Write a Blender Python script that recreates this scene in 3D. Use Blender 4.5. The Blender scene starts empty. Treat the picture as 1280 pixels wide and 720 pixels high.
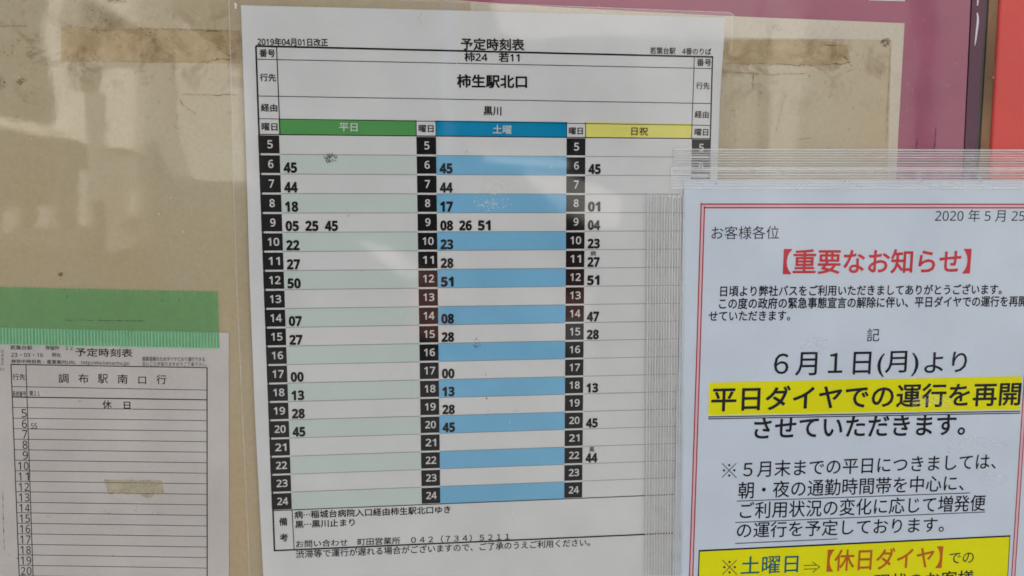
import bpy, math, random
import numpy as np
from mathutils import Vector, Matrix

random.seed(7)
S = bpy.context.scene
COL = S.collection

# ------------------------------------------------------------------ camera
# board units: u right, v down, w away from the viewer; one unit = one row of the timetable (8.2 mm)
UNIT = 0.0082
Z0 = 1.50
FPX = 900.0                                     # focal length in pixels of the 1280 wide photograph
RV = np.array([0.10379, -0.09826, -0.00619])
TV = np.array([-12.93631, -7.85699, 36.83185])


def rodrigues(r):
    t = np.linalg.norm(r)
    k = r / t
    K = np.array([[0, -k[2], k[1]], [k[2], 0, -k[0]], [-k[1], k[0], 0]])
    return np.eye(3) + math.sin(t) * K + (1 - math.cos(t)) * K @ K


R = rodrigues(RV)
C = -R.T @ TV


def world(u, v, w):
    return Vector((u * UNIT, w * UNIT, Z0 - v * UNIT))


def at(px, py, mm=0.0):
    """board point seen at a photograph pixel, on the plane mm millimetres behind the timetable"""
    w = mm / 1000 / UNIT
    d = R.T @ np.array([(px - 640) / FPX, (py - 360) / FPX, 1.0])
    t = (w - C[2]) / d[2]
    p = C + t * d
    return world(p[0], p[1], w)


def uv(u, v, mm=0.0):
    return world(u, v, mm / 1000 / UNIT)


cam_d = bpy.data.cameras.new("camera")
cam = bpy.data.objects.new("camera", cam_d)
COL.objects.link(cam)
cam_d.sensor_width = 36
cam_d.lens = 36 * FPX / 1280
cam_d.clip_start = 0.005
cam_d.clip_end = 400


def b2w(a):
    return Vector((a[0], a[2], -a[1]))


cx, cy, cz = b2w(R[0]), -b2w(R[1]), -b2w(R[2])
M = Matrix((cx, cy, cz)).transposed().to_4x4()
M.translation = world(*C)
cam.matrix_world = M
S.camera = cam
CAM = M.translation.copy()

# ------------------------------------------------------------------ sky, sun, exposure
SUN_EL, SUN_AZ = math.radians(52), math.radians(28)     # the sun stands behind the board, which is in shade
wd = bpy.data.worlds.new("World")
S.world = wd
wd.use_nodes = True
nt = wd.node_tree
nt.nodes.clear()
sky = nt.nodes.new("ShaderNodeTexSky")
sky.sky_type = 'NISHITA'
sky.sun_disc = False
sky.sun_elevation = SUN_EL
sky.sun_rotation = SUN_AZ
sky.dust_density = 5.0
sky.air_density = 0.45
sky.ozone_density = 0.3
bg = nt.nodes.new("ShaderNodeBackground")
bg.inputs[1].default_value = 0.12
wo = nt.nodes.new("ShaderNodeOutputWorld")
nt.links.new(sky.outputs[0], bg.inputs[0])
nt.links.new(bg.outputs[0], wo.inputs[0])

sl = bpy.data.lights.new("sun", 'SUN')
sl.energy = 5.0
sl.angle = math.radians(0.5)
sl.color = (1.0, 0.95, 0.88)
sun = bpy.data.objects.new("sun", sl)
COL.objects.link(sun)
to_sun = Vector((math.sin(SUN_AZ) * math.cos(SUN_EL), math.cos(SUN_AZ) * math.cos(SUN_EL), math.sin(SUN_EL)))
sun.rotation_euler = to_sun.to_track_quat('Z', 'Y').to_euler()
sun.location = (0, 0, 5)

S.view_settings.view_transform = 'Standard'
S.view_settings.look = 'None'
S.view_settings.gamma = 1
S.view_settings.exposure = 1.97
S.render.engine = 'CYCLES'
S.cycles.use_denoising = True
S.cycles.max_bounces = 8
S.cycles.transparent_max_bounces = 24
S.cycles.filter_width = 1.7


# ------------------------------------------------------------------ materials
def lin(c):
    return tuple((x / 255 / 12.92 if x <= 10 else ((x / 255 + 0.055) / 1.055) ** 2.4) for x in c)


def nodes(name):
    m = bpy.data.materials.new(name)
    m.use_nodes = True
    t = m.node_tree
    t.nodes.clear()
    out = t.nodes.new("ShaderNodeOutputMaterial")
    return m, t, out


def noise(t, scale, detail=3, rough=0.55, vec=None, dist=0.0):
    n = t.nodes.new("ShaderNodeTexNoise")
    n.inputs["Scale"].default_value = scale
    n.inputs["Detail"].default_value = detail
    n.inputs["Roughness"].default_value = rough
    n.inputs["Distortion"].default_value = dist
    if vec is None:
        g = t.nodes.new("ShaderNodeNewGeometry")
        vec = g.outputs["Position"]
    t.links.new(vec, n.inputs["Vector"])
    return n.outputs["Fac"]


def ramp(t, fac, a, b, lo=0.0, hi=1.0):
    r = t.nodes.new("ShaderNodeMapRange")
    r.inputs[1].default_value = a
    r.inputs[2].default_value = b
    r.inputs[3].default_value = lo
    r.inputs[4].default_value = hi
    t.links.new(fac, r.inputs[0])
    return r.outputs[0]


def mixc(t, fac, a, b, mode='MIX'):
    n = t.nodes.new("ShaderNodeMix")
    n.data_type = 'RGBA'
    n.blend_type = mode
    for sock, val in ((n.inputs[0], fac), (n.inputs[6], a), (n.inputs[7], b)):
        if isinstance(val, (int, float)):
            sock.default_value = val
        elif isinstance(val, tuple):
            sock.default_value = (*val, 1) if len(val) == 3 else val
        else:
            t.links.new(val, sock)
    return n.outputs[2]


def math_n(t, op, a, b=0.0):
    n = t.nodes.new("ShaderNodeMath")
    n.operation = op
    for sock, val in ((n.inputs[0], a), (n.inputs[1], b)):
        if isinstance(val, (int, float)):
            sock.default_value = val
        else:
            t.links.new(val, sock)
    return n.outputs[0]


def bump(t, h, strength, dist):
    b = t.nodes.new("ShaderNodeBump")
    b.inputs["Strength"].default_value = strength
    b.inputs["Distance"].default_value = dist
    t.links.new(h, b.inputs["Height"])
    return b.outputs[0]


def printed(name, col, var=0.06, coat=1.0, coat_rough=0.05, wav=0.0006, grain=0.0):
    """printed paper under clear laminate: matt colour, glossy coat with slow waves"""
    m, t, out = nodes(name)
    p = t.nodes.new("ShaderNodeBsdfPrincipled")
    n1 = noise(t, 28, 4)
    f = ramp(t, n1, 0.3, 0.7, 1 - var, 1 + var * 0.5)
    c = t.nodes.new("ShaderNodeVectorMath")
    c.operation = 'SCALE'
    c.inputs[0].default_value = col
    t.links.new(f, c.inputs[3])
    base = c.outputs[0]
    if grain:
        n2 = noise(t, 900, 2)
        base = mixc(t, ramp(t, n2, 0.35, 0.65, 0, grain), base, (0.25, 0.24, 0.22))
    t.links.new(base, p.inputs["Base Color"])
    p.inputs["Roughness"].default_value = 0.7
    p.inputs["Specular IOR Level"].default_value = 0.0
    p.inputs["Coat Weight"].default_value = coat
    p.inputs["Coat Roughness"].default_value = coat_rough
    p.inputs["Coat IOR"].default_value = 1.5
    h = noise(t, 14, 2, 0.4)
    t.links.new(bump(t, h, 1.0, wav), p.inputs["Coat Normal"])
    t.links.new(p.outputs[0], out.inputs[0])
    return m


def clear_film(name, white=0.08, tint=(1, 1, 1), dcol=(0.85, 0.87, 0.86), gloss=0.06, rough=0.08, var=0.3):
    m, t, out = nodes(name)
    tr = t.nodes.new("ShaderNodeBsdfTransparent")
    tr.inputs[0].default_value = (*tint, 1)
    df = t.nodes.new("ShaderNodeBsdfDiffuse")
    df.inputs[0].default_value = (*dcol, 1)
    gl = t.nodes.new("ShaderNodeBsdfGlossy")
    gl.inputs["Roughness"].default_value = rough
    n1 = noise(t, 160, 3)
    fac = ramp(t, n1, 0.3, 0.7, white * (1 - var), white * (1 + var))
    a = t.nodes.new("ShaderNodeMixShader")
    t.links.new(fac, a.inputs[0])
    t.links.new(tr.outputs[0], a.inputs[1])
    t.links.new(df.outputs[0], a.inputs[2])
    b = t.nodes.new("ShaderNodeMixShader")
    b.inputs[0].default_value = gloss
    t.links.new(a.outputs[0], b.inputs[1])
    t.links.new(gl.outputs[0], b.inputs[2])
    t.links.new(b.outputs[0], out.inputs[0])
    return m


def aged_paper(name, pale, warm, brown, stain=1.0):
    """yellowed backing: slow colour drift, rust blotches, fine specks"""
    m, t, out = nodes(name)
    p = t.nodes.new("ShaderNodeBsdfPrincipled")
    g = t.nodes.new("ShaderNodeNewGeometry")
    pos = g.outputs["Position"]
    mp = t.nodes.new("ShaderNodeMapping")
    mp.inputs["Scale"].default_value = (1.6, 1, 0.7)
    t.links.new(pos, mp.inputs[0])
    big = noise(t, 9, 3, 0.5, mp.outputs[0])
    c = mixc(t, ramp(t, big, 0.35, 0.65), pale, warm)
    # rust stains gather in a band under the top edge where old tape sat
    sx = t.nodes.new("ShaderNodeSeparateXYZ")
    t.links.new(pos, sx.inputs[0])
    zc = at(250, 62, 1.2).z
    dz = math_n(t, 'ABSOLUTE', math_n(t, 'SUBTRACT', sx.outputs[2], zc))
    band = ramp(t, dz, 0.004, 0.024, 1, 0)
    blot = ramp(t, noise(t, 75, 6, 0.65, pos, 0.6), 0.50, 0.64)
    c = mixc(t, math_n(t, 'MULTIPLY', math_n(t, 'MULTIPLY', blot, band), 0.62 * stain), c, brown)
    fine = ramp(t, noise(t, 420, 3, 0.6, pos), 0.66, 0.74)
    c = mixc(t, math_n(t, 'MULTIPLY', math_n(t, 'MULTIPLY', fine, ramp(t, dz, 0.006, 0.05, 1, 0.12)), 0.5 * stain), c, (0.10, 0.07, 0.04))
    # faint vertical streaks
    ms = t.nodes.new("ShaderNodeMapping")
    ms.inputs["Scale"].default_value = (1, 1, 0.06)
    t.links.new(pos, ms.inputs[0])
    st = noise(t, 110, 3, 0.6, ms.outputs[0])
    c = mixc(t, ramp(t, st, 0.4, 0.7, 0, 0.16), c, warm)
    gr_ = ramp(t, noise(t, 520, 4, 0.7, pos), 0.3, 0.7, 0.93, 1.05)
    sc_ = t.nodes.new("ShaderNodeVectorMath")
    sc_.operation = 'SCALE'
    t.links.new(c, sc_.inputs[0])
    t.links.new(gr_, sc_.inputs[3])
    t.links.new(sc_.outputs[0], p.inputs["Base Color"])
    p.inputs["Roughness"].default_value = 0.5
    p.inputs["Coat Weight"].default_value = 1.0
    p.inputs["Coat Roughness"].default_value = 0.032
    h = noise(t, 10, 2, 0.4)
    h2 = noise(t, 300, 3, 0.5)
    hh = math_n(t, 'ADD', h, math_n(t, 'MULTIPLY', h2, 0.012))
    t.links.new(bump(t, hh, 1.0, 0.0007), p.inputs["Coat Normal"])
    t.links.new(p.outputs[0], out.inputs[0])
    return m


def painted(name, col, rough=0.35, var=0.12, coat=0.3, scratch=(0, 0, 0), scr=0.0, wav=0.0005, coat_rough=0.12):
    m, t, out = nodes(name)
    p = t.nodes.new("ShaderNodeBsdfPrincipled")
    n1 = noise(t, 20, 4)
    c = mixc(t, ramp(t, n1, 0.3, 0.7), tuple(x * (1 - var) for x in col), tuple(min(1, x * (1 + var)) for x in col))
    if scr:
        n2 = ramp(t, noise(t, 260, 4, 0.7), 0.62, 0.72)
        c = mixc(t, math_n(t, 'MULTIPLY', n2, scr), c, scratch)
    t.links.new(c, p.inputs["Base Color"])
    p.inputs["Roughness"].default_value = rough
    p.inputs["Coat Weight"].default_value = coat
    p.inputs["Coat Roughness"].default_value = coat_rough
    h = noise(t, 12, 3, 0.5)
    t.links.new(bump(t, h, 1.0, wav), p.inputs["Coat Normal"])
    t.links.new(bump(t, noise(t, 700, 2), 0.25, 0.0002), p.inputs["Normal"])
    t.links.new(p.outputs[0], out.inputs[0])
    return m


M_PAPER = printed("timetable paper", (0.65, 0.68, 0.66), 0.07)
M_PAPER_OLD = printed("old timetable paper", (0.585, 0.565, 0.525), 0.12, 0.35, 0.15, grain=0.06)
M_NOTICE = printed("notice paper", (0.61, 0.71, 0.795), 0.06, 0.8, 0.10, 0.0012)
M_BLACK = printed("black print", (0.010, 0.011, 0.012), 0.2)
M_BLACK_OLD = printed("faded black print", (0.035, 0.034, 0.034), 0.3, 0.25, 0.2)
M_GREY_OLD = printed("grey fine print", (0.10, 0.10, 0.10), 0.3, 0.25, 0.2)
M_NAVY = printed("blue black print", (0.006, 0.009, 0.019), 0.2, 0.6, 0.12)
M_RULE = printed("grey rule print", (0.20, 0.20, 0.20), 0.2)
M_WHITE_INK = printed("unprinted digits", (0.62, 0.63, 0.62), 0.05)
M_GREEN = printed("green print", (0.085, 0.33, 0.09), 0.1)
M_BLUE = printed("deep blue print", (0.002, 0.25, 0.46), 0.1)
M_YELLOW = printed("pale yellow print", (0.74, 0.72, 0.17), 0.06)
M_MINT = printed("pale mint print", (0.545, 0.645, 0.59), 0.04)
M_SKY = printed("light blue print", (0.185, 0.47, 0.68), 0.10)
M_RED = printed("red print", (0.60, 0.03, 0.045), 0.1, 0.6, 0.12)
M_DKRED = printed("dark red print", (0.40, 0.018, 0.035), 0.1, 0.6, 0.12)
M_PINK = printed("pink print", (0.74, 0.50, 0.54), 0.08, 0.6, 0.12)
M_HIGH = printed("yellow highlighter print", (0.80, 0.80, 0.0), 0.05, 0.5, 0.12)
M_TEAL = printed("teal print", (0.003, 0.125, 0.145), 0.1, 0.6, 0.12)
M_ORANGE = printed("orange red print", (0.52, 0.115, 0.008), 0.1, 0.6, 0.12)
M_FILM = clear_film("laminate film", 0.03, dcol=(0.75, 0.75, 0.70), gloss=0.05)
M_SMEAR = clear_film("glue smear", 0.14, dcol=(0.9, 0.92, 0.94), gloss=0.02)
M_FILM_EDGE = clear_film("laminate film edge", 0.45, dcol=(0.8, 0.8, 0.76))
M_TAPE = clear_film("clear ribbed tape", 0.22, rough=0.15, gloss=0.05, dcol=(0.60, 0.63, 0.60))
M_TAPE_MILKY = clear_film("milky ribbed tape", 0.24, rough=0.15, gloss=0.06, dcol=(0.84, 0.93, 0.95))
M_TAPE_GREY = clear_film("greyish ribbed tape", 0.30, rough=0.15, gloss=0.05, dcol=(0.44, 0.46, 0.43))
M_TAPE2 = clear_film("clear ribbed tape ridge", 0.55, dcol=(0.97, 0.98, 0.98), rough=0.2, gloss=0.12, var=0.12)
M_GTAPE = clear_film("green tape", 0.35, tint=(0.68, 0.95, 0.73), dcol=(0.23, 0.52, 0.25), gloss=0.03, rough=0.12, var=0.28)
M_GTAPE_RIB = clear_film("green tape ridge", 0.60, tint=(0.7, 1.0, 0.85), dcol=(0.36, 0.88, 0.58), gloss=0.05, rough=0.2, var=0.1)
M_RESIDUE = clear_film("old tape residue", 0.20, tint=(0.985, 0.97, 0.90), dcol=(0.58, 0.56, 0.45), gloss=0.02, var=0.8)
M_CREAM_EDGE = aged_paper("backing sheet", (0.60, 0.55, 0.43), (0.55, 0.49, 0.36), (0.26, 0.17, 0.08), 0.35)
M_CREAM = aged_paper("yellowed film", (0.47, 0.43, 0.275), (0.46, 0.36, 0.20), (0.22, 0.135, 0.06), 1.2)
M_STAIN = clear_film("brown glue stain", 0.09, tint=(0.985, 0.945, 0.88), dcol=(0.40, 0.25, 0.11), gloss=0.0, var=0.9)
M_CRACK = painted("dirt crack", (0.19, 0.125, 0.07), 0.8, 0.3, 0)
M_MAGENTA = painted("faded magenta board", (0.32, 0.055, 0.12), 0.45, 0.14, 0.8, (0.34, 0.20, 0.22), 0.35, 0.0005, 0.06)
M_DKMAG = painted("dark magenta strip", (0.105, 0.028, 0.06), 0.5, 0.12, 0.1)
M_RUBBER = painted("dark gasket", (0.07, 0.06, 0.06), 0.6, 0.3, 0.2)
M_WOOD = painted("brown board edge", (0.26, 0.155, 0.075), 0.75, 0.35, 0.0, (0.08, 0.05, 0.03), 0.8)
M_REDPAINT = painted("red paint", (0.72, 0.058, 0.04), 0.45, 0.05, 0.12, (0.5, 0.2, 0.15), 0.0, 0.0004, 0.1)
M_WHITEDRIP = painted("white paint", (0.75, 0.72, 0.74), 0.5, 0.1, 0.2)
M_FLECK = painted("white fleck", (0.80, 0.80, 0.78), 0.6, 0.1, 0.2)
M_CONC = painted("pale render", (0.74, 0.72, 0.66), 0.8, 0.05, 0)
M_DARK_REAR = painted("dark rear wall", (0.03, 0.028, 0.026), 0.9, 0.2, 0)
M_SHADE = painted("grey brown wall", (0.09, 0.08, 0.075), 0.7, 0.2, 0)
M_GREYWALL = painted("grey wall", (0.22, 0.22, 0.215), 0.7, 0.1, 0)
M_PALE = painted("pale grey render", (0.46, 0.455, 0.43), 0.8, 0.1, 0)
M_BROWN_REFLECTION = painted("red brown reflection panel", (0.19, 0.075, 0.055), 0.8, 0.3, 0)
M_GROUND = painted("paving", (0.055, 0.053, 0.05), 0.9, 0.15, 0)  # darkened in place of shelter shade, so the gloss reflects less


# ------------------------------------------------------------------ mesh helpers
class MB:
    def __init__(self):
        self.v, self.f = [], []

    def poly(self, pts):
        i = len(self.v)
        self.v += [Vector(p) for p in pts]
        self.f.append(list(range(i, i + len(pts))))
        return self

    def slab(self, pts, thick_mm):
        """front outline given (clockwise or not), extruded away from the viewer"""
        n = len(pts)
        i = len(self.v)
        dy = Vector((0, thick_mm / 1000, 0))
        self.v += [Vector(p) for p in pts] + [Vector(p) + dy for p in pts]
        self.f.append(list(range(i, i + n)))
        self.f.append(list(range(i + 2 * n - 1, i + n - 1, -1)))
        for k in range(n):
            a, b = i + k, i + (k + 1) % n
            self.f.append([a, a + n, b + n, b])
        return self

    def line(self, a, b, width_mm):
        a, b = Vector(a), Vector(b)
        d = (b - a).normalized()
        n = Vector((-d.z, 0, d.x)) * (width_mm / 2000)
        return self.poly([a + n, a - n, b - n, b + n])

    def strip(self, pts, widths_mm):
        """irregular ribbon along a polyline in the board plane"""
        L, Rr = [], []
        for k, p in enumerate(pts):
            q = pts[min(k + 1, len(pts) - 1)] - pts[max(k - 1, 0)]
            d = q.normalized()
            n = Vector((-d.z, 0, d.x)) * (widths_mm[k] / 2000)
            L.append(p + n)
            Rr.append(p - n)
        for k in range(len(pts) - 1):
            self.poly([L[k], Rr[k], Rr[k + 1], L[k + 1]])
        return self

    def ridge(self, a, b, width_mm, h_mm):
        """a low half-round rib lying on the board plane, bulging towards the viewer"""
        a, b = Vector(a), Vector(b)
        d = (b - a).normalized()
        n = Vector((-d.z, 0, d.x)) * (width_mm / 2000)
        up = Vector((0, -h_mm / 1000, 0))
        prof = [(-1, 0), (-0.6, 0.8), (0, 1), (0.6, 0.8), (1, 0)]
        i = len(self.v)
        for p in (a, b):
            self.v += [p + n * x + up * y for x, y in prof]
        for k in range(4):
            self.f.append([i + k, i + k + 1, i + 6 + k, i + 5 + k])
        self.f.append([i, i + 1, i + 2, i + 3, i + 4][::-1])
        self.f.append([i + 5, i + 6, i + 7, i + 8, i + 9])
        return self

    def box(self, lo, hi):
        x0, y0, z0 = lo
        x1, y1, z1 = hi
        i = len(self.v)
        self.v += [Vector(p) for p in ((x0, y0, z0), (x1, y0, z0), (x1, y1, z0), (x0, y1, z0), (x0, y0, z1), (x1, y0, z1), (x1, y1, z1), (x0, y1, z1))]
        for q in ((0, 3, 2, 1), (4, 5, 6, 7), (0, 1, 5, 4), (1, 2, 6, 5), (2, 3, 7, 6), (3, 0, 4, 7)):
            self.f.append([i + k for k in q])
        return self

    def add(self, verts, faces):
        i = len(self.v)
        self.v += verts
        self.f += [[i + k for k in f] for f in faces]
        return self

    def build(self, name, mat, parent=None, origin=None, face_viewer=True):
        o0 = Vector(origin) if origin is not None else (Vector(parent['_o']) if parent is not None else Vector((0, 0, 0)))
        me = bpy.data.meshes.new(name)
        me.from_pydata([tuple(v - o0) for v in self.v], [], self.f)
        me.materials.append(mat)
        me.validate()
        me.update()
        ob = bpy.data.objects.new(name, me)
        COL.objects.link(ob)
        if parent is not None:
            ob.parent = parent
            ob['_o'] = tuple(o0)
        else:
            ob.location = o0
            ob['_o'] = tuple(o0)
        return ob


def thing(name, label, cat, loc, group=None):
    e = bpy.data.objects.new(name, None)
    COL.objects.link(e)
    e.location = loc
    e.empty_display_size = 0.02
    e['_o'] = tuple(loc)
    return tag(e, label, cat, group)


def tag(o, label, cat, group=None):
    o['label'] = label
    o['category'] = cat
    if group:
        o['group'] = group
    return o


# ------------------------------------------------------------------ lettering
_cu = bpy.data.curves.new("lettering", 'FONT')
_cu.resolution_u = 3
_to = bpy.data.objects.new("lettering", _cu)
COL.objects.link(_to)
_cache = {}


# plain grotesque numerals and letters (bold for the timetables' figures)
SANS = {str(k): chr(0x1D7E2 + k) for k in range(10)}
SANS.update({chr(65 + k): chr(0x1D5A0 + k) for k in range(26)})
SANS.update({chr(97 + k): chr(0x1D5BA + k) for k in range(26)})


def bold_figures(txt):
    return "".join(chr(0x1D7EC + int(ch)) for ch in txt)


def glyphs(txt, bold=0.0, space=1.0):
    txt = "".join(SANS.get(ch, ch) for ch in txt)
    key = (txt, space)
    if key not in _cache:
        _cu.body = txt
        _cu.space_character = space
        bpy.context.view_layer.update()
        ev = _to.evaluated_get(bpy.context.evaluated_depsgraph_get())
        me = ev.to_mesh()
        v = np.array([x.co[:2] for x in me.vertices])
        f = [list(p.vertices) for p in me.polygons]
        ev.to_mesh_clear()
        _cache[key] = (v, f)
    return _cache[key]


SHIFT = ((-1, 0), (1, 0), (0, 1), (0, -1), (.7, .7), (-.7, .7), (.7, -.7), (-.7, -.7))


def stamp(mb, q, f, bold, place):
    """set the glyphs; heavier weights are struck several times with tiny shifts (em units), each strike a hair higher"""
    if bold <= 0:
        mb.add([place(x, y, 0) for x, y in q], f)
        return
    for k, (dx, dy) in enumerate(SHIFT if bold > .011 else SHIFT[:4]):
        mb.add([place(x + dx * bold, y + dy * bold, k * .003) for x, y in q], f)


def text_px(mb, txt, x0, y0, x1, y1, h, mm, bold=0.0, space=1.0):
    """lettering whose inked box runs from (x0,y0) to (x1,y1) along its lower edge and is h photograph pixels high"""
    v, f = glyphs(txt, bold, space)
    lo, hi = v.min(0), v.max(0)
    a, b = at(x0, y0, mm), at(x1, y1, mm)
    ex = b - a
    hm = (at((x0 + x1) / 2, (y0 + y1) / 2 - h, mm) - at((x0 + x1) / 2, (y0 + y1) / 2, mm)).length
    d = ex.normalized()
    ey = Vector((-d.z, 0, d.x)) * hm
    w_, h_ = hi - lo

    def place(x, y, k):
        return a + ex * float((x - lo[0] + bold) / (w_ + 2 * bold)) + ey * float((y - lo[1] + bold) / (h_ + 2 * bold)) - Vector((0, k / 1000, 0))
    bold = max(bold, 0)
    stamp(mb, v, f, bold, place)


def text_uv(mb, txt, u0, v1, h, w, mm, bold=0.0, center=False, heavy=True):
    """digits set in a cell of the timetable: left edge u0, baseline v1, inked height h, width w (board units)"""
    v, f = glyphs(bold_figures(txt) if heavy else txt, bold)
    lo, hi = v.min(0), v.max(0)
    w_, h_ = hi - lo
    if center:
        u0 -= w / 2
    stamp(mb, v, f, bold, lambda x, y, k: uv(u0 + w * float((x - lo[0] + bold) / (w_ + 2 * bold)), v1 - h * float((y - lo[1] + bold) / (h_ + 2 * bold)), mm - k))


def specks(mb, cx_, cy_, rx, ry, n, size_px, mm, seed):
    rnd = random.Random(seed)
    for j in range(n):
        mj = mm - j * .0006
        a, r = rnd.uniform(0, 6.283), rnd.random() ** 0.5 * rnd.uniform(.6, 1.1)
        x, y = cx_ + math.cos(a) * r * rx, cy_ + math.sin(a) * r * ry
        s = size_px * rnd.uniform(0.4, 1.2)
        k = rnd.randint(4, 6)
        ph = rnd.uniform(0, 6)
        mb.poly([at(x + math.cos(ph - 6.283 * i / k) * s * rnd.uniform(.4, 1), y + math.sin(ph - 6.283 * i / k) * s * rnd.uniform(.4, 1), mj) for i in range(k)])


def wobble(mb, pts, mm, width_mm, seed, amp=0.8, step=3.0):
    rnd = random.Random(seed)
    P, W = [], []
    for (ax, ay), (bx, by) in zip(pts, pts[1:]):
        n = max(2, int(math.hypot(bx - ax, by - ay) / step))
        for k in range(n):
            f = k / n
            P.append(at(ax + (bx - ax) * f + rnd.uniform(-amp, amp) * 0.5, ay + (by - ay) * f + rnd.uniform(-amp, amp), mm))
            W.append(width_mm * rnd.choice((.12, .4, .6, .8, 1.1)))
    P.append(at(*pts[-1], mm))
    W.append(width_mm * 0.2)
    mb.strip(P, W)


# ------------------------------------------------------------------ setting behind the viewer (seen only as reflections)
g = MB()
g.poly([(-60, -60, 0), (60, -60, 0), (60, 60, 0), (-60, 60, 0)])
gr = g.build("pavement", M_GROUND)
gr['kind'] = 'structure'
gr['label'] = 'grey pavement in front of the notice board'


def mirror(px, py, dist):
    """where the ray seen at a pixel lands, after the board reflects it, on a wall dist metres behind the viewer"""
    p = at(px, py, 0)
    d = p - CAM
    d.y = -d.y
    t = (-dist - p.y) / d.y
    return p + d * t


D = 6.0
bl = thing("station_building", "pale station building with square pillars, mirrored in the glossy backing at upper left", "building", (0, -D, 0))


def reflection_wall(mb, px0, py0, px1, py1, dist=D, th=0.3):
    a, b = mirror(px0, py0, dist), mirror(px1, py1, dist)
    mb.box((min(a.x, b.x), -dist - th, min(a.z, b.z)), (max(a.x, b.x), -dist, max(a.z, b.z)))


for x0, x1, y1, mat in ((-900, 560, 900, M_DARK_REAR), (560, 700, 900, M_SHADE), (700, 1500, 900, M_GREYWALL)):
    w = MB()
    reflection_wall(w, x0, -600, x1, y1, D + 1.6)
    w.build("added_rear_wall", mat, bl)  # unseen walls, added to keep reflections in the board low
def panel(name, mat, pts, dist=D, th=0.3):
    """a wall panel, post or beam of the building, or one added for its glare, outlined by the reflection it makes"""
    q = [mirror(x, y, dist) for x, y in pts]
    n = len(q)
    m_ = MB()
    m_.v = q + [p - Vector((0, th, 0)) for p in q]
    m_.f = [list(range(n)), list(range(2 * n - 1, n - 1, -1))] + [[k, k + n, (k + 1) % n + n, (k + 1) % n] for k in range(n)]
    return m_.build(name, mat, bl)


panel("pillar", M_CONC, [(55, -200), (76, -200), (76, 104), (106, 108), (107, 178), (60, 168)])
panel("beam_or_glare_panel", M_CONC, [(100, -200), (163, -200), (163, 33), (100, 1)])
panel("beam_or_glare_panel", M_PALE, [(120, 40), (163, 44), (163, 80), (100, 78), (102, 62), (120, 62)])
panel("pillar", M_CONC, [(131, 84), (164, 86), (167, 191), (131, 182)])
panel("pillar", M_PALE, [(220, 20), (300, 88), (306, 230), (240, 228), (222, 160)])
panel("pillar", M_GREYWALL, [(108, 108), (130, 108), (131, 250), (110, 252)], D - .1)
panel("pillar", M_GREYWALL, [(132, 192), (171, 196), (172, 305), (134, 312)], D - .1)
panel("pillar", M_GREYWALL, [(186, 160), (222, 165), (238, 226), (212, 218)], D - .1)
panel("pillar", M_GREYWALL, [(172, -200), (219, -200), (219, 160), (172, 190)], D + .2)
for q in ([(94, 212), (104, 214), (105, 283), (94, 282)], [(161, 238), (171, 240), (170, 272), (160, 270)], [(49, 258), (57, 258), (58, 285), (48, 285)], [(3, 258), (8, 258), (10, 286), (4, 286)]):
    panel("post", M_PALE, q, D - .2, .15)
panel("beam_or_glare_panel", M_CONC, [(-300, 128), (-300, 120), (0, 141), (56, 157), (56, 168), (0, 152)], D - .2)
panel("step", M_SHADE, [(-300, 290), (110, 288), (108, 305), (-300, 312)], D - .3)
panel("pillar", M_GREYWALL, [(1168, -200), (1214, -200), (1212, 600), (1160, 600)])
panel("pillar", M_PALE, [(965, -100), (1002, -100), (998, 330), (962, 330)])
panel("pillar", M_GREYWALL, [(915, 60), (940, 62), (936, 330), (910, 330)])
panel("beam_or_glare_panel", M_PALE, [(616, -300), (960, -300), (960, 46), (640, 44), (618, 30)])
panel("beam_or_glare_panel", M_CONC, [(608, 193), (700, 203), (703, 213), (650, 208), (612, 201)])  # added pale panel, shaped as the glare streak on the timetable
panel("beam_or_glare_panel", M_PALE, [(448, 298), (485, 304), (512, 322), (523, 346), (505, 350), (470, 318)])  # added panel, shaped as the curved glare patch on the timetable
panel("beam_or_glare_panel", M_PALE, [(655, 215), (690, 218), (768, 250), (768, 290), (700, 270)])  # another panel added only for the glare it throws on the timetable
for q in ([(515, 338), (560, 340), (560, 420), (515, 418)], [(520, 500), (556, 502), (556, 575), (520, 575)], [(696, 246), (738, 248), (738, 400), (700, 396)]):
    panel("brown_reflection_panel", M_BROWN_REFLECTION, q, D + .4)  # unseen brown panels, added to tint reflections in the black cells

# ------------------------------------------------------------------ display board
db = thing("notice_board", "faded magenta display board with brown side edge, behind all the sheets", "notice board", at(600, 980, 4))
mb = MB()
mb.slab([at(-300, -260, 2.2), at(1206, -260, 2.2) + Vector((0.0006, 0, 0)), at(1200, 1000, 2.2), at(-300, 1000, 2.2)], 8)
# right rim follows the photographed edge
mb.v[1] = at(1215.5 + 10, -260, 2.2)
mb.v[5] = mb.v[1] + Vector((0, .008, 0))
mb.v[2] = at(1206 - 40, 1000, 2.2)
mb.v[6] = mb.v[2] + Vector((0, .008, 0))
mb.build("back_panel", M_MAGENTA, db)


def rim(x_top, x_bot, y):
    """x of a rim line that passes x_top at y=0 and x_bot at y=184"""
    return x_top + (x_bot - x_top) * y / 184.0


def rim_slab(xa, xb, mm, th, name, mat):
    m_ = MB()
    m_.slab([at(rim(*xa, -260), -260, mm), at(rim(*xb, -260), -260, mm), at(rim(*xb, 1000), 1000, mm), at(rim(*xa, 1000), 1000, mm)], th)
    return m_.build(name, mat, db)


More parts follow.
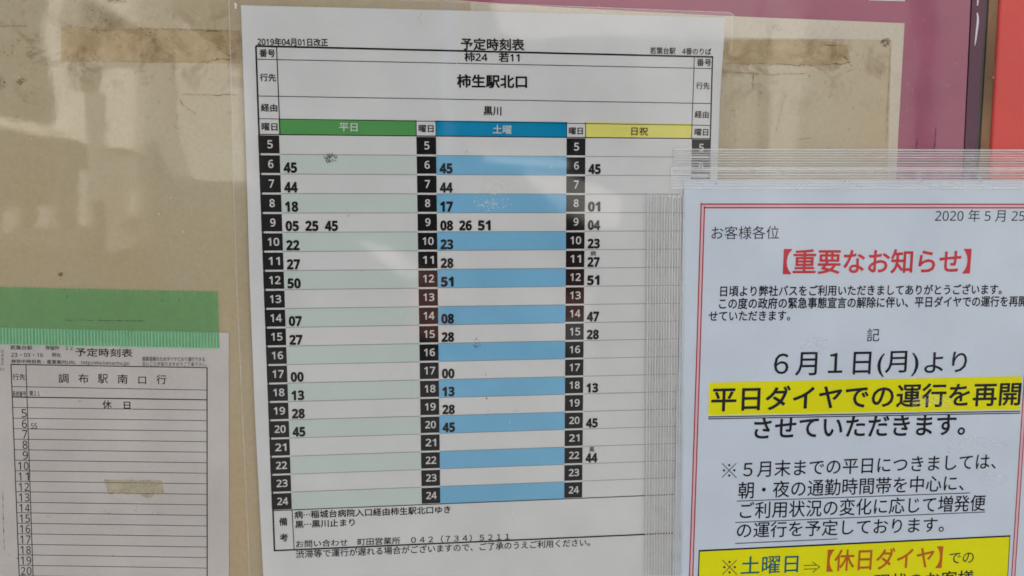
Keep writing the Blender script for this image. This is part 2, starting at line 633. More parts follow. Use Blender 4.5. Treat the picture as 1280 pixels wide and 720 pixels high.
rim_slab((1215.3, 1206), (1231, 1220), 2.0, 8.2, "side_strip", M_DKMAG)
rim_slab((1231, 1220), (1236.5, 1225.5), 3.2, 7, "gasket", M_RUBBER)
rim_slab((1236.5, 1225.5), (1249, 1238), 2.6, 9, "wood_edge", M_WOOD)
m_ = MB()
for pts, ws in (([(1222.5, 0), (1221.8, 7)], [0.9, 0.5]), ([(1221.5, 16), (1222.4, 22), (1222.2, 28), (1221, 38), (1219.6, 50), (1218.6, 57)], [0.6, 0.9, 1.1, 0.95, 0.8, 0.25])):
    m_.strip([at(x, y, 1.9) for x, y in pts], ws)
m_.build("paint_drip", M_WHITEDRIP, db)
m_ = MB()
wobble(m_, [(1246, 42), (1244.5, 70), (1242, 97)], 2.5, 0.22, 5, 0.5)
specks(m_, 1241.5, 96, 1.6, 2, 6, 1.0, 2.45, 4)
m_.build("chipped_paint", M_WHITEDRIP, db)
m_ = MB()
for k, (x, y, h) in enumerate(((1170, 160, 30), (1147, 172, 18))):
    wobble(m_, [(x, y), (x - 2, y + h)], 2.1, 0.8, k + 60, 0.8)
m_.build("scrape_mark", M_DKMAG, db)

# red post beside the board
rp = MB()
pts = [at(rim(1250.5, 1239.5, -260), -260, 1.4), at(1620, -260, 1.4), at(1620, 1000, 1.4), at(rim(1250.5, 1239.5, 1000), 1000, 1.4)]
rp.slab(pts, 40)
# soften the near long edge
o = rp.build("red_post", M_REDPAINT, None, at(1420, 1000, 20))
bev = o.modifiers.new("bevel", 'BEVEL')
bev.width = 0.0012
bev.segments = 4
tag(o, "smooth red painted post at the right side of the magenta board", "post")

# ------------------------------------------------------------------ backing sheet
bs = thing("backing_sheet", "stained yellowed cream backing sheet stuck on the magenta board, under the timetables", "backing sheet", at(500, 980, 1.6))
top = [(-300, -30), (240, -16), (500, -6), (600, 2.5), (700, 9), (800, 14.5), (920, 20.5), (1130.7, 29)]
mb = MB()
mb.slab([at(x, y, 1.6) for x, y in top] + [at(1122, 184, 1.6), at(1092, 1000, 1.6), at(-300, 1000, 1.6)], 0.4)
mb.build("sheet", M_CREAM_EDGE, bs)
mb = MB()
mb.slab([at(-300, -29, 1.4), at(240, -15, 1.4), at(500, -5, 1.4), at(588, 2.2, 1.4), at(592, 42, 1.4), at(906, 46.5, 1.4), at(1114.5, 50, 1.4), at(1110.5, 184, 1.4), at(1078, 1000, 1.4), at(-300, 1000, 1.4)], 0.15)
mb.build("yellowed_film", M_CREAM, bs)
for q in ([(76, 35), (300, 38), (300, 79.5), (76, 76)], [(904, 49), (1028, 50), (1060, 56), (1063, 78), (1040, 82), (904, 79)]):
    MB().poly([at(x, y, 1.3) for x, y in q]).build("tape_stain", M_STAIN, bs)
mb = MB()
for k, (pts, wd_) in enumerate((
        ([(0, 32), (35, 32.5)], .22), ([(76, 34), (130, 34)], .14), ([(170, 35), (290, 38)], .2),
        ([(258, 39), (278, 39)], .45), ([(274, 60), (280, 65), (286, 69), (297, 67)], .42), ([(254, 75), (258, 79), (262, 75), (288, 74)], .38),
        ([(228, 118), (262, 118.5), (300, 118.5)], .22), ([(225, 125), (229, 131), (236, 137), (245, 142)], .45),
        ([(240, 12), (249, 19)], .2), ([(222, 145), (219, 160), (229, 163)], .18),
        ([(75, 76), (130, 77), (215, 78)], .12), ([(906, 79), (960, 80.5), (1020, 82)], .28), ([(1030, 56), (1052, 57)], .4),
        ([(1034, 80), (1052, 80), (1064, 77)], .5), ([(1055, 70), (1060, 76)], .6), ([(1055, 91), (1064, 87)], .6), ([(906, 90), (960, 93), (1010, 92)], .25),
        ([(982, 118), (976, 140), (970, 165)], .16), ([(942, 92), (941, 112)], .5), ([(1113, 60), (1110, 120), (1108, 178)], .2),
        ([(990, 176), (1015, 172)], .25), ([(918, 140), (919, 178)], .12))):
    wobble(mb, pts, 1.2, wd_, k, 0.9)
for k, (x, y, rx, ry, n, s) in enumerate((
        (10, 60, 12, 12, 22, 1.2), (30, 52, 14, 8, 12, 1.0), (24, 102, 9, 5, 26, 1.2), (3, 104, 5, 8, 14, 1.3), (42, 126, 10, 5, 12, 0.8), (170, 38, 14, 5, 16, .9), (190, 45, 10, 8, 16, 1.1),
        (195, 62, 12, 14, 18, .9), (125, 20, 24, 14, 40, .9), (108, 12, 6, 10, 10, .9), (145, 1, 16, 3, 26, 1.2), (118, 68, 8, 8, 10, .9), (1107, 53, 7, 6, 60, 1.1), (1100, 96, 10, 8, 8, .8),
        (1070, 85, 8, 6, 8, .9), (970, 34, 12, 4, 14, .7), (1046, 36, 8, 4, 6, .7), (277, 62, 16, 10, 14, .8), (76, 343, 3.4, 2.2, 26, 1.5), (76, 349, .8, .8, 4, .8))):
    specks(mb, x, y, rx, ry, n, s, 1.2, 100 + k)
mb.build("dirt_marks", M_CRACK, bs)
mb = MB()
for k, (x, y) in enumerate(((199, 268), (229, 290), (154, 309), (22, 97), (123, 43), (40, 173), (214, 247), (248, 23))):
    specks(mb, x, y, 1.6, 1.6, 3, 0.8, 1.15, 300 + k)
specks(mb, 294.5, 7, 1.2, 4, 10, 2.0, 1.1, 333)
mb.build("white_flecks", M_FLECK, bs)

# small paper whose lower edge shows at the top of the board
mb = MB()
mb.slab([at(1068, -150, 1.9), at(1146, -148, 1.9), at(1131, 1.6, 1.9), at(1086, 0.4, 1.9)], 0.25)
o = mb.build("paper_slip", M_PAPER, None, at(1108, 1, 1.9))
tag(o, "white paper slip whose bottom edge shows at the top of the magenta board", "paper slip")

# ------------------------------------------------------------------ main timetable
CU = [0, .9934, 7.9777, 8.9990, 15.9281, 16.9501, 22.8116, 23.8405]
tt = thing("bus_timetable", "large laminated bus timetable with green, blue and yellow column headings", "timetable", at(560, 1000, 0.3))
pl = [at(301, 6.5, .12), at(600, 13.8, .12), at(907, 22, .12), at(900, 120, .12), at(895.5, 250, .12), at(884, 560, .12), at(872, 900, .12), at(341, 900, .12), at(329, 720, .12), at(318.7, 520, .12), at(312, 350, .12), at(307, 170, .12)]
mb = MB()
mb.slab(pl, 0.25)
mb.build("sheet", M_PAPER, tt)
# clear laminate margin
inner = [at(301, 6.5, .2), at(907, 22, .2), at(872, 900, .2), at(341, 900, .2)]
outer_px = [(286, -8), (912, 15.5), (917.5, 19), (915, 40), (886, 912), (322, 912)]
mb = MB()
fr = [at(x, y, .12) for x, y in outer_px]
ip = [pl[0], pl[2], pl[4], pl[6], pl[7], pl[8], pl[10]]


def film_quad(a, b, c, d):
    mb.poly([a, b, c, d])


film_quad(at(286, -8, .15), at(301, 6.0, .15), at(307, 170, .15), at(290, 170, .15))
film_quad(at(290, 170, .15), at(307, 170, .15), at(312, 350, .15), at(295.5, 350, .15))
film_quad(at(295.5, 350, .15), at(312, 350, .15), at(329, 720, .15), at(312, 720, .15))
film_quad(at(312, 720, .15), at(329, 720, .15), at(341, 900, .15), at(322, 912, .15))
film_quad(at(286, -8, .15), at(912, 15.5, .15), at(907, 21.8, .15), at(301, 6.0, .15))
mb.poly([at(907.2, 22, .15), at(912, 15.5, .15), at(917.5, 19, .15), at(914, 60, .15), at(900.3, 120, .15)])
film_quad(at(900.3, 120, .15), at(914, 60, .15), at(893, 560, .15), at(884.4, 560, .15))
lf = mb.build("laminate_film", M_FILM, tt)
mb = MB()
for a, b in (((286, -8), (290, 170)), ((290, 170), (295.5, 350)), ((295.5, 350), (312, 720)), ((286, -8), (912, 15.5)), ((912, 15.5), (917.5, 19)), ((917.5, 19), (914, 60))):
    mb.ridge(at(*a, .14), at(*b, .14), 0.28, 0.06)
mb.build("sealed_rim", M_FILM_EDGE, lf)

L0, L1, L2, L3 = .085, .06, .035, .01            # ink heights in mm: tints, cells, rules, lettering


def quv(m_, u0, v0, u1, v1, mm):
    m_.poly([uv(u0, v0, mm), uv(u0, v1, mm), uv(u1, v1, mm), uv(u1, v0, mm)])


for c0, c1, mat, lab in ((1, 2, M_MINT, "pale mint shading of every other row"), (3, 4, M_SKY, "light blue shading of every other row")):
    mb = MB()
    for k in range(1, 20, 2):
        quv(mb, CU[c0], k, CU[c1], k + 1, L0)
    mb.build("row_shading", mat, tt)['label'] = lab
HV = -0.80                                       # top of the coloured heading band
for c0, c1, mat, lab, txt, box, ink in (
        (1, 2, M_GREEN, "green heading band", "平日", (424, 164, 447, 164.6, 10.4), M_WHITE_INK),
        (3, 4, M_BLUE, "blue heading band", "土曜", (616, 167, 639.5, 167.6, 11), M_WHITE_INK),
        (5, 6, M_YELLOW, "pale yellow heading band", "日祝", (789, 169, 810, 169.6, 10.4), M_BLACK)):
    mb = MB()
    quv(mb, CU[c0], HV, CU[c1], 0, L0)
    hb = mb.build("heading_band", mat, tt)
    hb['label'] = lab
    mb = MB()
    text_px(mb, txt, *box[:4], box[4], L3, 0.012)
    mb.build("heading_text", ink, hb)

for c in (0, 2, 4, 6):
    mb = MB()
    for k in range(20):
        quv(mb, CU[c] + (0 if c else -.06), k + .05, CU[c + 1], k + .95, L1)
    hc = mb.build("hour_column", M_BLACK, tt)
    mb = MB()
    for k in range(20):
        s_ = str(k + 5)
        text_uv(mb, s_, (CU[c] + CU[c + 1]) / 2 + .03, k + .70, .42, .27 if len(s_) == 1 else .58, L3, 0.022, True, False)
    mb.build("hour_numerals", M_WHITE_INK, hc)

# rules
mb = MB()
for c0, c1 in ((1, 2), (3, 4), (5, 6)):
    for k in range(1, 21):
        mb.line(uv(CU[c0], k, L2), uv(CU[c1], k, L2), 0.22)
mb.build("row_rules", M_RULE, tt)
mb = MB()
HL = [((319.5, 57.5), (891.7, 71.2), .75), ((322, 74), (890, 85.7), .3), ((323.2, 120), (888.3, 129.4), .3), ((324, 148.4), (887.8, 156.7), .3)]
for a, b, wd_ in HL:
    mb.line(at(*a, L2), at(*b, L2), wd_)
mb.line(at(324.3, 168, L2), at(887.5, 173.4, L2), .4)
for c, wd_, p_ in ((0, .7, (319.5, 57.5)), (7, .6, (891.7, 71.2))):
    vt = (Z0 - at(*p_).z) / UNIT
    mb.line(uv(CU[c], vt, L2 - .005), uv(CU[c], 22.3, L2 - .005), wd_)
mb.line(at(345.7, 58.5, L2), at(350, 168, L2), .4)
mb.line(at(868, 71, L2), at(864.5, 173, L2), .3)
for c in (2, 3, 4, 5):
    mb.line(uv(CU[c], HV, L2 - .003), uv(CU[c], 0, L2 - .003), .3)
mb.line(uv(0, 20, L2 - .006), uv(CU[7], 20, L2 - .006), .4)
mb.line(at(343.7, 688.3, L2), at(806, 668, L2), .7)
mb.line(at(806, 668, L2), at(872, 665, L2), .7)
mb.line(at(365, 637, L2 - .01), at(367.7, 687, L2 - .01), .35)
mb.build("frame_rules", M_BLACK, tt)

# departures
T1 = {6: ["45"], 7: ["44"], 8: ["18"], 9: ["05", "25", "45"], 10: ["22"], 11: ["27"], 12: ["50"], 14: ["07"], 15: ["27"], 17: ["00"], 18: ["13"], 19: ["28"], 20: ["45"]}
T2 = {6: ["45"], 7: ["44"], 8: ["17"], 9: ["08", "26", "51"], 10: ["23"], 11: ["28"], 12: ["51"], 14: ["08"], 15: ["28"], 17: ["00"], 18: ["13"], 19: ["28"], 20: ["45"]}
T3 = {6: ["45"], 8: ["01"], 9: ["04"], 10: ["23"], 11: ["27"], 12: ["51"], 14: ["47"], 15: ["28"], 18: ["13"], 20: ["45"], 22: ["44"]}
for c, T in ((1, T1), (3, T2), (5, T3)):
    mb = MB()
    for h, ms in T.items():
        for i, s_ in enumerate(ms):
            text_uv(mb, s_, CU[c] + .17 + i * 1.0, h - 5 + .945, .545, .68, L3, 0.03)
    if c == 5:
        text_px(mb, "病", 738, 320, 745, 320, 6.4, L3, 0.01)
        text_px(mb, "黒", 736.5, 565.2, 743, 565, 6.4, L3, 0.01)
    mb.build("departure_times", M_BLACK, tt)

for txt, x0, y0, x1, y1, h, b in (
        ("2019年04月01日改正", 322, 57, 410, 58, 10, .012),
        ("予定時刻表", 576, 62.6, 655.5, 63.6, 15.4, .014),
        ("柿24　若11", 580.5, 77, 649.5, 78, 12, .012),
        ("若葉台駅　4番のりば", 812.5, 67.4, 889, 69, 8.6, .008),
        ("番号", 324.3, 71.2, 344, 71.7, 10, .012), ("番号", 871, 82.6, 889, 83, 9.4, .01),
        ("行先", 325, 101.6, 345.2, 102, 9.8, .01), ("行先", 870, 111.4, 887, 111.8, 8.8, .008),
        ("経由", 326.2, 139.4, 346.8, 139.8, 10, .012), ("経由", 868.2, 147.3, 885.8, 147.8, 9, .01),
        ("柿生駅北口", 571.3, 109.7, 659, 110.6, 17, .016),
        ("黒川", 604.5, 144.2, 626.8, 144.6, 11.4, .012),
        ("曜日", 327, 163.2, 347, 163.5, 9.6, .01), ("曜日", 523.2, 165.2, 542, 165.5, 9.2, .01),
        ("曜日", 711, 168, 728.6, 168.3, 8.8, .01), ("曜日", 868, 169.4, 885.2, 169.8, 8.6, .01),
        ("病⋯稲城台病院入口経由柿生駅北口ゆき", 368, 648.6, 563, 641.6, 9.8, .01),
        ("黒⋯黒川止まり", 369, 660.6, 443.6, 657.6, 9.6, .01),
        ("お問い合わせ　町田営業所　０４２（７３４）５２１１", 370, 684.9, 637, 675.2, 9.2, .006),
        ("渋滞等で運行が遅れる場合がございますので、ご了承のうえご利用ください。", 370, 698, 737.5, 682.6, 10, .006),
        ("備", 349, 657.4, 359.4, 657, 10, .012), ("考", 349.6, 677.2, 360.2, 676.8, 10, .012)):
    mb = MB()
    text_px(mb, txt, x0, y0, x1, y1, h, L3, b * 1.9)
    nm = {"予": "title_text", "20": "date_text", "若": "stop_text", "柿2": "route_text", "柿生": "destination_text", "黒川": "via_text"}
    mb.build(next((n for k, n in nm.items() if txt.startswith(k)), "row_heading" if len(txt) < 3 else "remark_text"), M_BLACK, tt)
mb = MB()
for k, (x, y, rx, ry, n, s_) in enumerate(((413, 197, 9.5, 7, 150, .75), (598, 431, 7, 8, 24, .8), (606, 470, 4, 10, 14, .6), (608, 498, 1.5, 1.4, 4, .9), (644, 513, 4, 3, 14, .5), (610, 515, 3, 8, 10, .5),
                                          (526, 18, 1, 1, 2, .6), (524, 21, 1, 1, 2, .6), (525, 27, 1, 1, 2, .6), (583, 189.5, .8, .8, 2, .7), (435, 270, 1.2, .8, 3, .8), (452, 338, .8, .6, 2, .7), (335, 31, .6, .6, 1, .5))):
    specks(mb, x, y, rx, ry, n, s_, L3 - .004, 40 + k)
mb.build("scuff_specks", M_BLACK, tt)
mb = MB()
specks(mb, 622, 232, 22, 13, 240, .8, L3 - .006, 81)
specks(mb, 614, 254, 26, 10, 120, .8, L3 - .006, 82)
for k, (x, y) in enumerate(((422, 478), (418, 486), (482, 470), (630, 40), (570, 80), (300 + 202, 391), (837 - 200, 529), (740, 440), (800, 300), (690, 210), (470, 600), (560, 690), (640, 640), (690, 590))):
    specks(mb, x, y, 2.5, 2.5, 4, .7, L3 - .006, 90 + k)
mb.build("white_flecks", M_FLECK, tt)

# ------------------------------------------------------------------ small timetable at lower left
st = thing("small_timetable", "old small black and white timetable held by green tape at lower left", "timetable", at(140, 1000, 1.0))
P = 0.95
mb = MB()
mb.slab([at(-160, 406, P), at(286, 416, P), at(286.3, 600, P), at(286, 1000, P), at(-160, 1000, P)], 0.18)
mb.build("sheet", M_PAPER_OLD, st)
Q, Q2 = .90, .87
mb = MB()
mb.line(at(13.7, 455.5, Q), at(258.9, 459.6, Q), .4)
mb.line(at(15, 483.2, Q), at(258.6, 487.6, Q), .25)
mb.line(at(15.4, 496.2, Q), at(258.6, 499.8, Q), .45)
mb.line(at(16.2, 509.3, Q), at(258.6, 512.6, Q), .25)
for k in range(1, 22):
    ya, yb = 509.9 + k * 13.13, 512.6 + k * 13.17
    xl = 16.4 + (ya - 510) * .033
    mb.line(at(xl, ya - .3, Q), at(258.8, yb, Q), .25)
mb.line(at(13.7, 455.3, Q - .01), at(24.0, 720, Q - .01), .36)
mb.line(at(24.0, 720, Q - .01), at(28, 800, Q - .01), .36)
mb.line(at(32.4, 456, Q - .01), at(41.3, 720, Q - .01), .32)
mb.line(at(41.3, 720, Q - .01), at(44, 800, Q - .01), .32)
mb.line(at(258.8, 459.4, Q - .01), at(259, 800, Q - .01), .45)
mb.build("grid_lines", M_BLACK_OLD, st)
mb = MB()
for txt, x0, y0, x1, y1, h, b in (
        ("予定時刻表", 94.3, 445.4, 165.6, 446.6, 10.6, .004),
        ("行先", 15.8, 475, 32, 475.2, 7.8, 0), 
        ("休", 128, 511.3, 139.8, 511.4, 11, 0), ("日", 154.8, 511.4, 163, 511.5, 9.4, .006),
        ("系統番号", 15.8, 495.3, 32.6, 495.6, 6.6, 0), ("関２１", 37.2, 495, 49.6, 495.2, 6.4, 0)):
    text_px(mb, txt, x0, y0, x1, y1, h, Q2, b + .008)
for ch, xa in zip("調布駅南口行", (73.2, 98, 122.4, 147, 173, 195.5)):
    wd_ = 12.6 if ch != "口" else 9.6
    text_px(mb, ch, xa, 478.6 + (xa - 73) * .012, xa + wd_, 478.8 + (xa - 73) * .012, 11.6 if ch != "口" else 9, Q2, .006)
for k in range(17):
    s_ = str(k + 5)
    yb = 521.8 + k * 13.13
    xr = 33.6 + k * .36
    if len(s_) == 1:
        text_px(mb, s_, xr - 6.4, yb, xr, yb, 10.4, Q2, .004)
    else:
        text_px(mb, s_[0], xr - 12.6, yb, xr - (7.2 if s_[0] != "1" else 9.0), yb, 10, Q2, .004)
        text_px(mb, s_[1], xr - (5.4 if s_[1] != "1" else 4.0), yb, xr + .4, yb, 10, Q2, .004)
text_px(mb, "55", 38.8, 535.8, 46.4, 535.8, 6.6, Q2, 0)
mb.build("printed_text", M_BLACK_OLD, st)
mb = MB()
for txt, x0, y0, x1, y1, h in (
        ("若葉台駅", 12.7, 437, 40.5, 437.3, 5.4), ("停留所　２２", 56.8, 437.4, 91, 437.8, 5.6),
        ("23・03・16", 14, 446, 54, 446.4, 5), ("現在", 64.5, 446.2, 76, 446.4, 5.2),
        ("神奈中時刻表・運賃案内URL　http://dia.kanachu.jp/", 13.8, 455, 162, 457.4, 6),
        ("道路混雑のためダイヤどおり運行できる", 177.5, 451.2, 256, 452, 5.6), ("ないことがありますのでご了承下さい。", 177.8, 457.4, 258.6, 458.4, 5.4)):
    text_px(mb, txt, x0, y0, x1, y1, h, Q2, 0.012)
for k, ch in enumerate("0492"):
    text_px(mb, ch, 1.4, 441 + k * 5, 4.6, 441 + k * 5, 4.0, Q2, 0)
text_px(mb, "01", 0, 463.4, 5, 463.4, 3.4, Q2, 0)
mb.build("fine_print", M_GREY_OLD, st)
mb = MB()
wobble(mb, [(3.5, 616), (4, 645), (5.5, 688)], Q2, .3, 11, .6)
for k, (x, y, rx, ry, n, s_) in enumerate(((10, 695, 1, 1, 3, .6), (21, 698, 2, 1, 4, .7), (99, 501.5, 1.4, .4, 3, .7), (141, 695, .6, .8, 3, .6), (190, 480, .8, .5, 2, .6), (133, 640, 6, 3, 16, .5), (170, 636, 4, 6, 16, .5), (195, 642, 12, 2, 14, .5), (60, 646, 3, 1.5, 6, .5), (95, 530, 5, 3, 6, .4), (88, 570, 5, 3, 10, .4))):
    specks(mb, x, y, rx, ry, n, s_, Q2 - .004, 500 + k)
mb.build("dirt_specks", M_GREY_OLD, st)

# scrap of old tape stuck on the small timetable
mb = MB()
rnd = random.Random(3)
up_ = [(130 + i * 6, 599.6 + i * .06 + rnd.uniform(-.6, .6)) for i in range(13)]
dn_ = [(205 - i * 5, 616 + rnd.uniform(-1, 3) + (4 if 2 < i < 6 else 0)) for i in range(15)]
mb.slab([at(x, y, .80) for x, y in up_ + dn_], .05)
o = mb.build("tape_scrap", M_RESIDUE, None, at(168, 616, .8))
tag(o, "scrap of yellowed torn tape stuck across the small timetable's rows", "tape")

# green tape
gt = thing("green_tape", "wide strip of translucent green tape holding the small timetable's top edge", "tape", at(100, 430, .7))
mb = MB()
saw = []
n = 140
for i in range(n + 1):
    x = -160 + (272.2 + 160) * i / n
    saw.append(at(x, 355.0 + (x + 160) * .0215 + (0.5 if i % 2 else -.3), .70))
mb.poly(saw + [at(274.4, 435.2, .70), at(-160, 427.2, .70)])
mb.build("film", M_GTAPE, gt)
mb = MB()
x = -160
while x < 272:
    y0 = 406.5 + (x + 160) * .0224
    mb.ridge(at(x, y0, .69), at(x + .6, y0 + 21.4, .69), .42, .12)
    x += 4.05 + random.uniform(-.35, .35)
mb.build("ribs", M_GTAPE_RIB, gt)
mb = MB()
wobble(mb, [(82, 400.5), (100, 400), (130, 400.6), (181, 401.2)], .66, .25, 21, .35)
for k, (x, y, rx, ry, n, s_) in enumerate(((84, 370, 1.5, .8, 5, .9), (224, 374.6, 1.6, .8, 5, .9), (202, 376, 1.2, 1, 4, .8), (193, 394, 1.4, .8, 4, .7), (120, 362, 40, 1, 16, .5), (245, 364.6, 20, .6, 16, .6))):
    specks(mb, x, y, rx, ry, n, s_, .65, 700 + k)
mb.build("crease_dirt", M_GREY_OLD, gt)

# ------------------------------------------------------------------ red-bordered notice
nc = thing("printed_notice", "white notice with red double border, red heading and yellow highlights", "notice", at(1080, 1100, -.6))
N = -.60
mb = MB()
mb.slab([at(855.4, 224.5, N), at(1330, 225.5, N), at(1322, 420, N), at(1300, 760, N), at(1280, 1100, N), at(826, 1100, N), at(840, 720, N), at(848, 460, N)], .35)
mb.build("sheet", M_NOTICE, nc)
T0, T1_, T2_ = N - .03, N - .06, N - .09
# border: pink band with two dark red lines
mb = MB()
BL = [(878.6, 255.8), (872.6, 455), (865.9, 660), (862.6, 760), (850, 1100)]
BR = [(1296, 256.5), (1286, 420), (1277, 557), (1267.5, 706), (1262, 790), (1240, 1100)]


def chain(pts, wmm, mm, m_):
    m_.strip([at(x, y, mm) for x, y in pts], [wmm] * len(pts))


chain(BL, 1.7, T0, mb)
chain(BR, 1.45, T0, mb)
mb.line(at(877, 257.4, T0 - .002), at(1298, 257.6, T0 - .002), 1.75)
bd = mb.build("pink_border", M_PINK, nc)
mb = MB()
for off in (-2.05, 2.05):
    chain([(x + off, y + (off if k == 0 else 0)) for k, (x, y) in enumerate(BL)], .56, T1_, mb)
    chain([(x + off, y) for x, y in BR], .52, T1_, mb)
    mb.line(at(877.6 + off, 257.4 + off * 1.1, T1_ - .003), at(1297, 257.6 + off * 1.1, T1_ - .003), .60)
mb.build("red_lines", M_DKRED, bd)

mb = MB()
mb.poly([at(886.3, 478.2, T0), at(885.2, 519.2, T0), at(1275.2, 512, T0), at(1277.4, 470, T0)])
mb.build("highlight", M_HIGH, nc)
mb = MB()
mb.poly([at(874.2, 688.6, T0), at(866, 900, T0), at(1250, 900, T0), at(1262.5, 670.2, T0)])
yb_ = mb.build("yellow_box", M_HIGH, nc)
mb = MB()
mb.line(at(873.6, 688.6, T1_), at(1263, 670, T1_), .85)
mb.line(at(874.2, 688.2, T1_ - .004), at(866, 900, T1_ - .004), .6)
mb.line(at(1262.4, 670, T1_ - .004), at(1250, 900, T1_ - .004), .4)
mb.build("box_outline", M_NAVY, yb_)

mb = MB()
text_px(mb, "【重要なお知らせ】", 978.5, 343, 1212.5, 342, 31.4, T2_, .018)
mb.build("red_heading", M_RED, nc)
for txt, x0, y0, x1, y1, h, b in (
        ("2020 年 5 月 25 日", 1168.6, 277.3, 1299, 277.3, 15.4, -.004),
        ("お客様各位", 889.2, 299.4, 973.6, 298.8, 16.6, -.008),
        ("日頃より弊社バスをご利用いただきましてありがとうございます。", 900, 371.0, 1252, 368.2, 13.8, .016),
        ("この度の政府の緊急事態宣言の解除に伴い、平日ダイヤでの運行を再開さ", 898.6, 386.8, 1294, 383.2, 14.2, .016),
        ("せていただきます。", 885.6, 401.6, 987.6, 400.8, 12.6, .016),
        ("記", 1083.3, 427, 1099, 426.7, 16.4, .002),
        ("平日ダイヤでの運行を再開", 888.5, 514.8, 1275, 507, 30.6, .014),
        ("させていただきます。", 941.8, 549.2, 1206, 543.8, 26.4, .014),
        ("５月末までの平日につきましては、", 928.5, 597.4, 1244.5, 586.4, 20.4, .006),
        ("朝・夜の通勤時間帯を中心に、", 922.4, 623.8, 1204.5, 613.6, 21, .006),
        ("ご利用状況の変化に応じて増発便", 924.5, 649, 1231.2, 638.6, 21, .006),
        ("の運行を予定しております。", 920.6, 673.2, 1179.5, 665.2, 19.8, .006),
        ("６月１日", 966.8, 470.2, 1088, 468.2, 29.4, .006), ("(月)", 1096, 471.5, 1147.5, 470, 32, .006), ("より", 1155, 466.6, 1208, 465.2, 26, .006)):
    mb = MB()
    text_px(mb, txt, x0, y0, x1, y1, h, T2_, b * 1.35 if b > 0 else 0)
    mb.build("date_text" if txt[:2] == "20" else "salutation_text" if txt[:2] == "お客" else "announcement_text" if h > 25 else "paragraph_text", M_NAVY, nc)
for a, b, w_ in (((885.4, 521.2), (1275.4, 514), .5), ((885.3, 523.6), (1275.3, 516.4), .5), ((920.8, 626.4), (1212.5, 616.2), .4), ((919, 653.2), (1231.5, 640), .4), ((919, 679.4), (1046.8, 673.6), .4)):
    MB().line(at(*a, T2_), at(*b, T2_), w_).build("underline", M_NAVY, nc)
def reference_mark(mb_, x0, y0, x1, y1):
    """the four dotted cross that opens a note"""
    mb_.line(at(x0, y0, T2_), at(x1, y1, T2_), .36)
    mb_.line(at(x0, y1, T2_ - .004), at(x1, y0, T2_ - .004), .36)
    cx_, cy_, r_ = (x0 + x1) / 2, (y0 + y1) / 2, (x1 - x0) * .085
    for dx_, dy_ in ((-.36, 0), (.36, 0), (0, -.36), (0, .36)):
        ox, oy = cx_ + dx_ * (x1 - x0), cy_ + dy_ * (y1 - y0)
        mb_.poly([at(ox + r_ * math.cos(-k * .785), oy + r_ * math.sin(-k * .785), T2_) for k in range(8)])


mb = MB()
reference_mark(mb, 902.5, 579, 920.5, 597)
mb.build("note_mark", M_NAVY, nc)
mb = MB()
reference_mark(mb, 903, 700, 921, 718)
for a, b in (((1004.5, 707), (1020, 706.3)), ((1004.5, 711.6), (1020, 710.9)), ((1015.5, 702.4), (1024.6, 708.6)), ((1024.6, 708.6), (1015.8, 715.4))):
    mb.line(at(*a, T2_), at(*b, T2_), .38)
mb.build("note_mark", M_NAVY, yb_)
for k, pts in enumerate(([(1140, 500), (1165, 494), (1190, 500)], [(1185, 556), (1215, 546), (1262, 552)], [(1225, 590), (1260, 596)], [(1000, 425), (1020, 420), (1035, 427)], [(1015, 428), (1030, 433)])):
    mb = MB()
    for j in range(4):
        wobble(mb, [(x, y + j * 3.2) for x, y in pts], T2_ - .04, 1.1, 800 + k * 9 + j, 1.6, 2.2)
    mb.build("glue_smear", M_SMEAR, nc)
for txts, mat, nm in (
        ([("での", 1186, 704.6, 1216.8, 703.4, 13, .004),
          ("運行は、現状のお客様", 1006, 741, 1216.4, 731, 19, .010)], M_NAVY, "box_text"),
        ([("土曜日", 925.5, 718.6, 997.5, 715.6, 22.6, .010)], M_TEAL, "teal_text"),
        ([("【休日ダイヤ】", 1033, 714.8, 1177, 710, 27.4, .012)], M_ORANGE, "orange_text")):
    mb = MB()
    for txt, x0, y0, x1, y1, h, b in txts:
        text_px(mb, txt, x0, y0, x1, y1, h, T2_, b)
    mb.build(nm, mat, yb_)


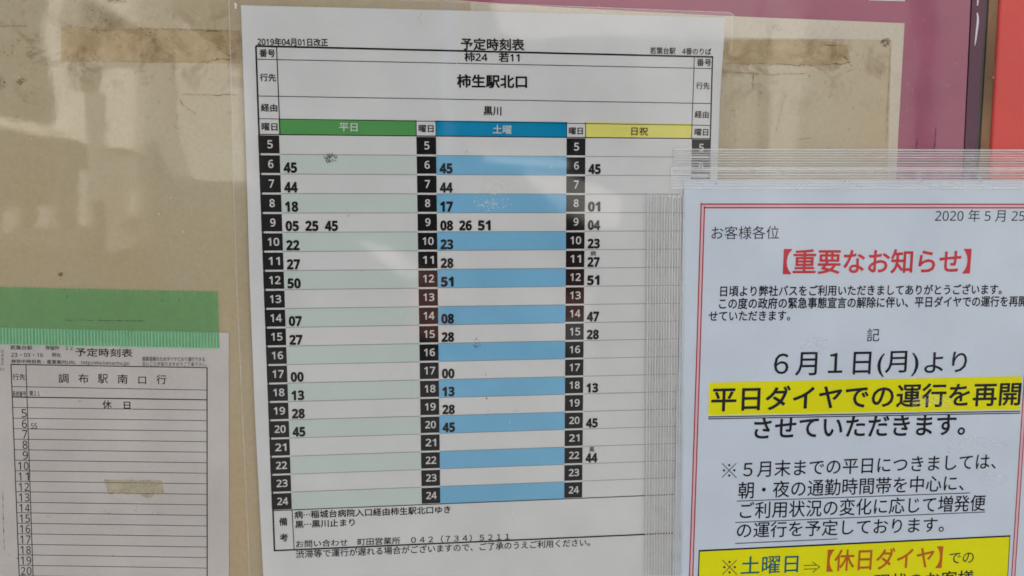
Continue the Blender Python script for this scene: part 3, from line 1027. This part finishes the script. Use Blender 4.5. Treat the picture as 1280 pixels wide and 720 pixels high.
# ------------------------------------------------------------------ clear ribbed tapes round the notice
def ribbed_tape(name, label, q, mm, n, along, film, rib_mm, seed=0):
    """q: four pixel corners tl tr br bl; ribs run along x or along y"""
    rnd_ = random.Random(seed)
    t = thing(name, label, "tape", at((q[2][0] + q[3][0]) / 2, (q[2][1] + q[3][1]) / 2, mm), "clear ribbed tapes round the red-bordered notice")
    m_ = MB()
    m_.poly([at(x, y, mm) for x, y in q])
    m_.build("film", film, t)
    m_ = MB()
    for i in range(n):
        f = (i + .5) / n + rnd_.uniform(-.05, .05) / n
        lerp = lambda a, b, k: (a[0] + (b[0] - a[0]) * k, a[1] + (b[1] - a[1]) * k)
        if along == 'x':
            a, b = lerp(q[0], q[3], f), lerp(q[1], q[2], f)
        else:
            a, b = lerp(q[0], q[1], f), lerp(q[3], q[2], f)
        m_.ridge(at(*a, mm - .002), at(*b, mm - .002), rib_mm * rnd_.uniform(.75, 1.2), .12)
    m_.build("ribs", M_TAPE2, t)
    return t


ribbed_tape("clear_tape", "faint upper strip of clear ribbed tape, over the red post and magenta board", [(842, 185.5), (1340, 186.5), (1340, 214), (842, 214)], -.95, 9, 'x', M_TAPE, .40, seed=1)
ribbed_tape("clear_tape", "brighter lower strip of clear ribbed tape along the notice's top edge", [(838.6, 209.5), (1340, 209.5), (1340, 236.8), (838.6, 236.8)], -1.15, 8, 'x', M_TAPE_MILKY, .38, seed=2)
lt = ribbed_tape("clear_tape", "upright strip of clear ribbed tape along the notice's left edge, over the timetable", [(808.3, 243.6), (856, 244), (853, 720), (805.8, 720)], -.95, 14, 'y', M_TAPE_GREY, .42, seed=3)
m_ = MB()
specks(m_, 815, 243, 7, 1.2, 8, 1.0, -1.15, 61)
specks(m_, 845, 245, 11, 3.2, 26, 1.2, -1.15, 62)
m_.build("torn_edge_glints", M_FLECK, lt)  # white flecks stand in for glare glints on the tape's torn end

# tidy up: the lettering helper is not part of the scene
bpy.data.objects.remove(_to, do_unlink=True)
bpy.data.curves.remove(_cu)
for o in list(bpy.data.objects):
    if '_o' in o:
        del o['_o']
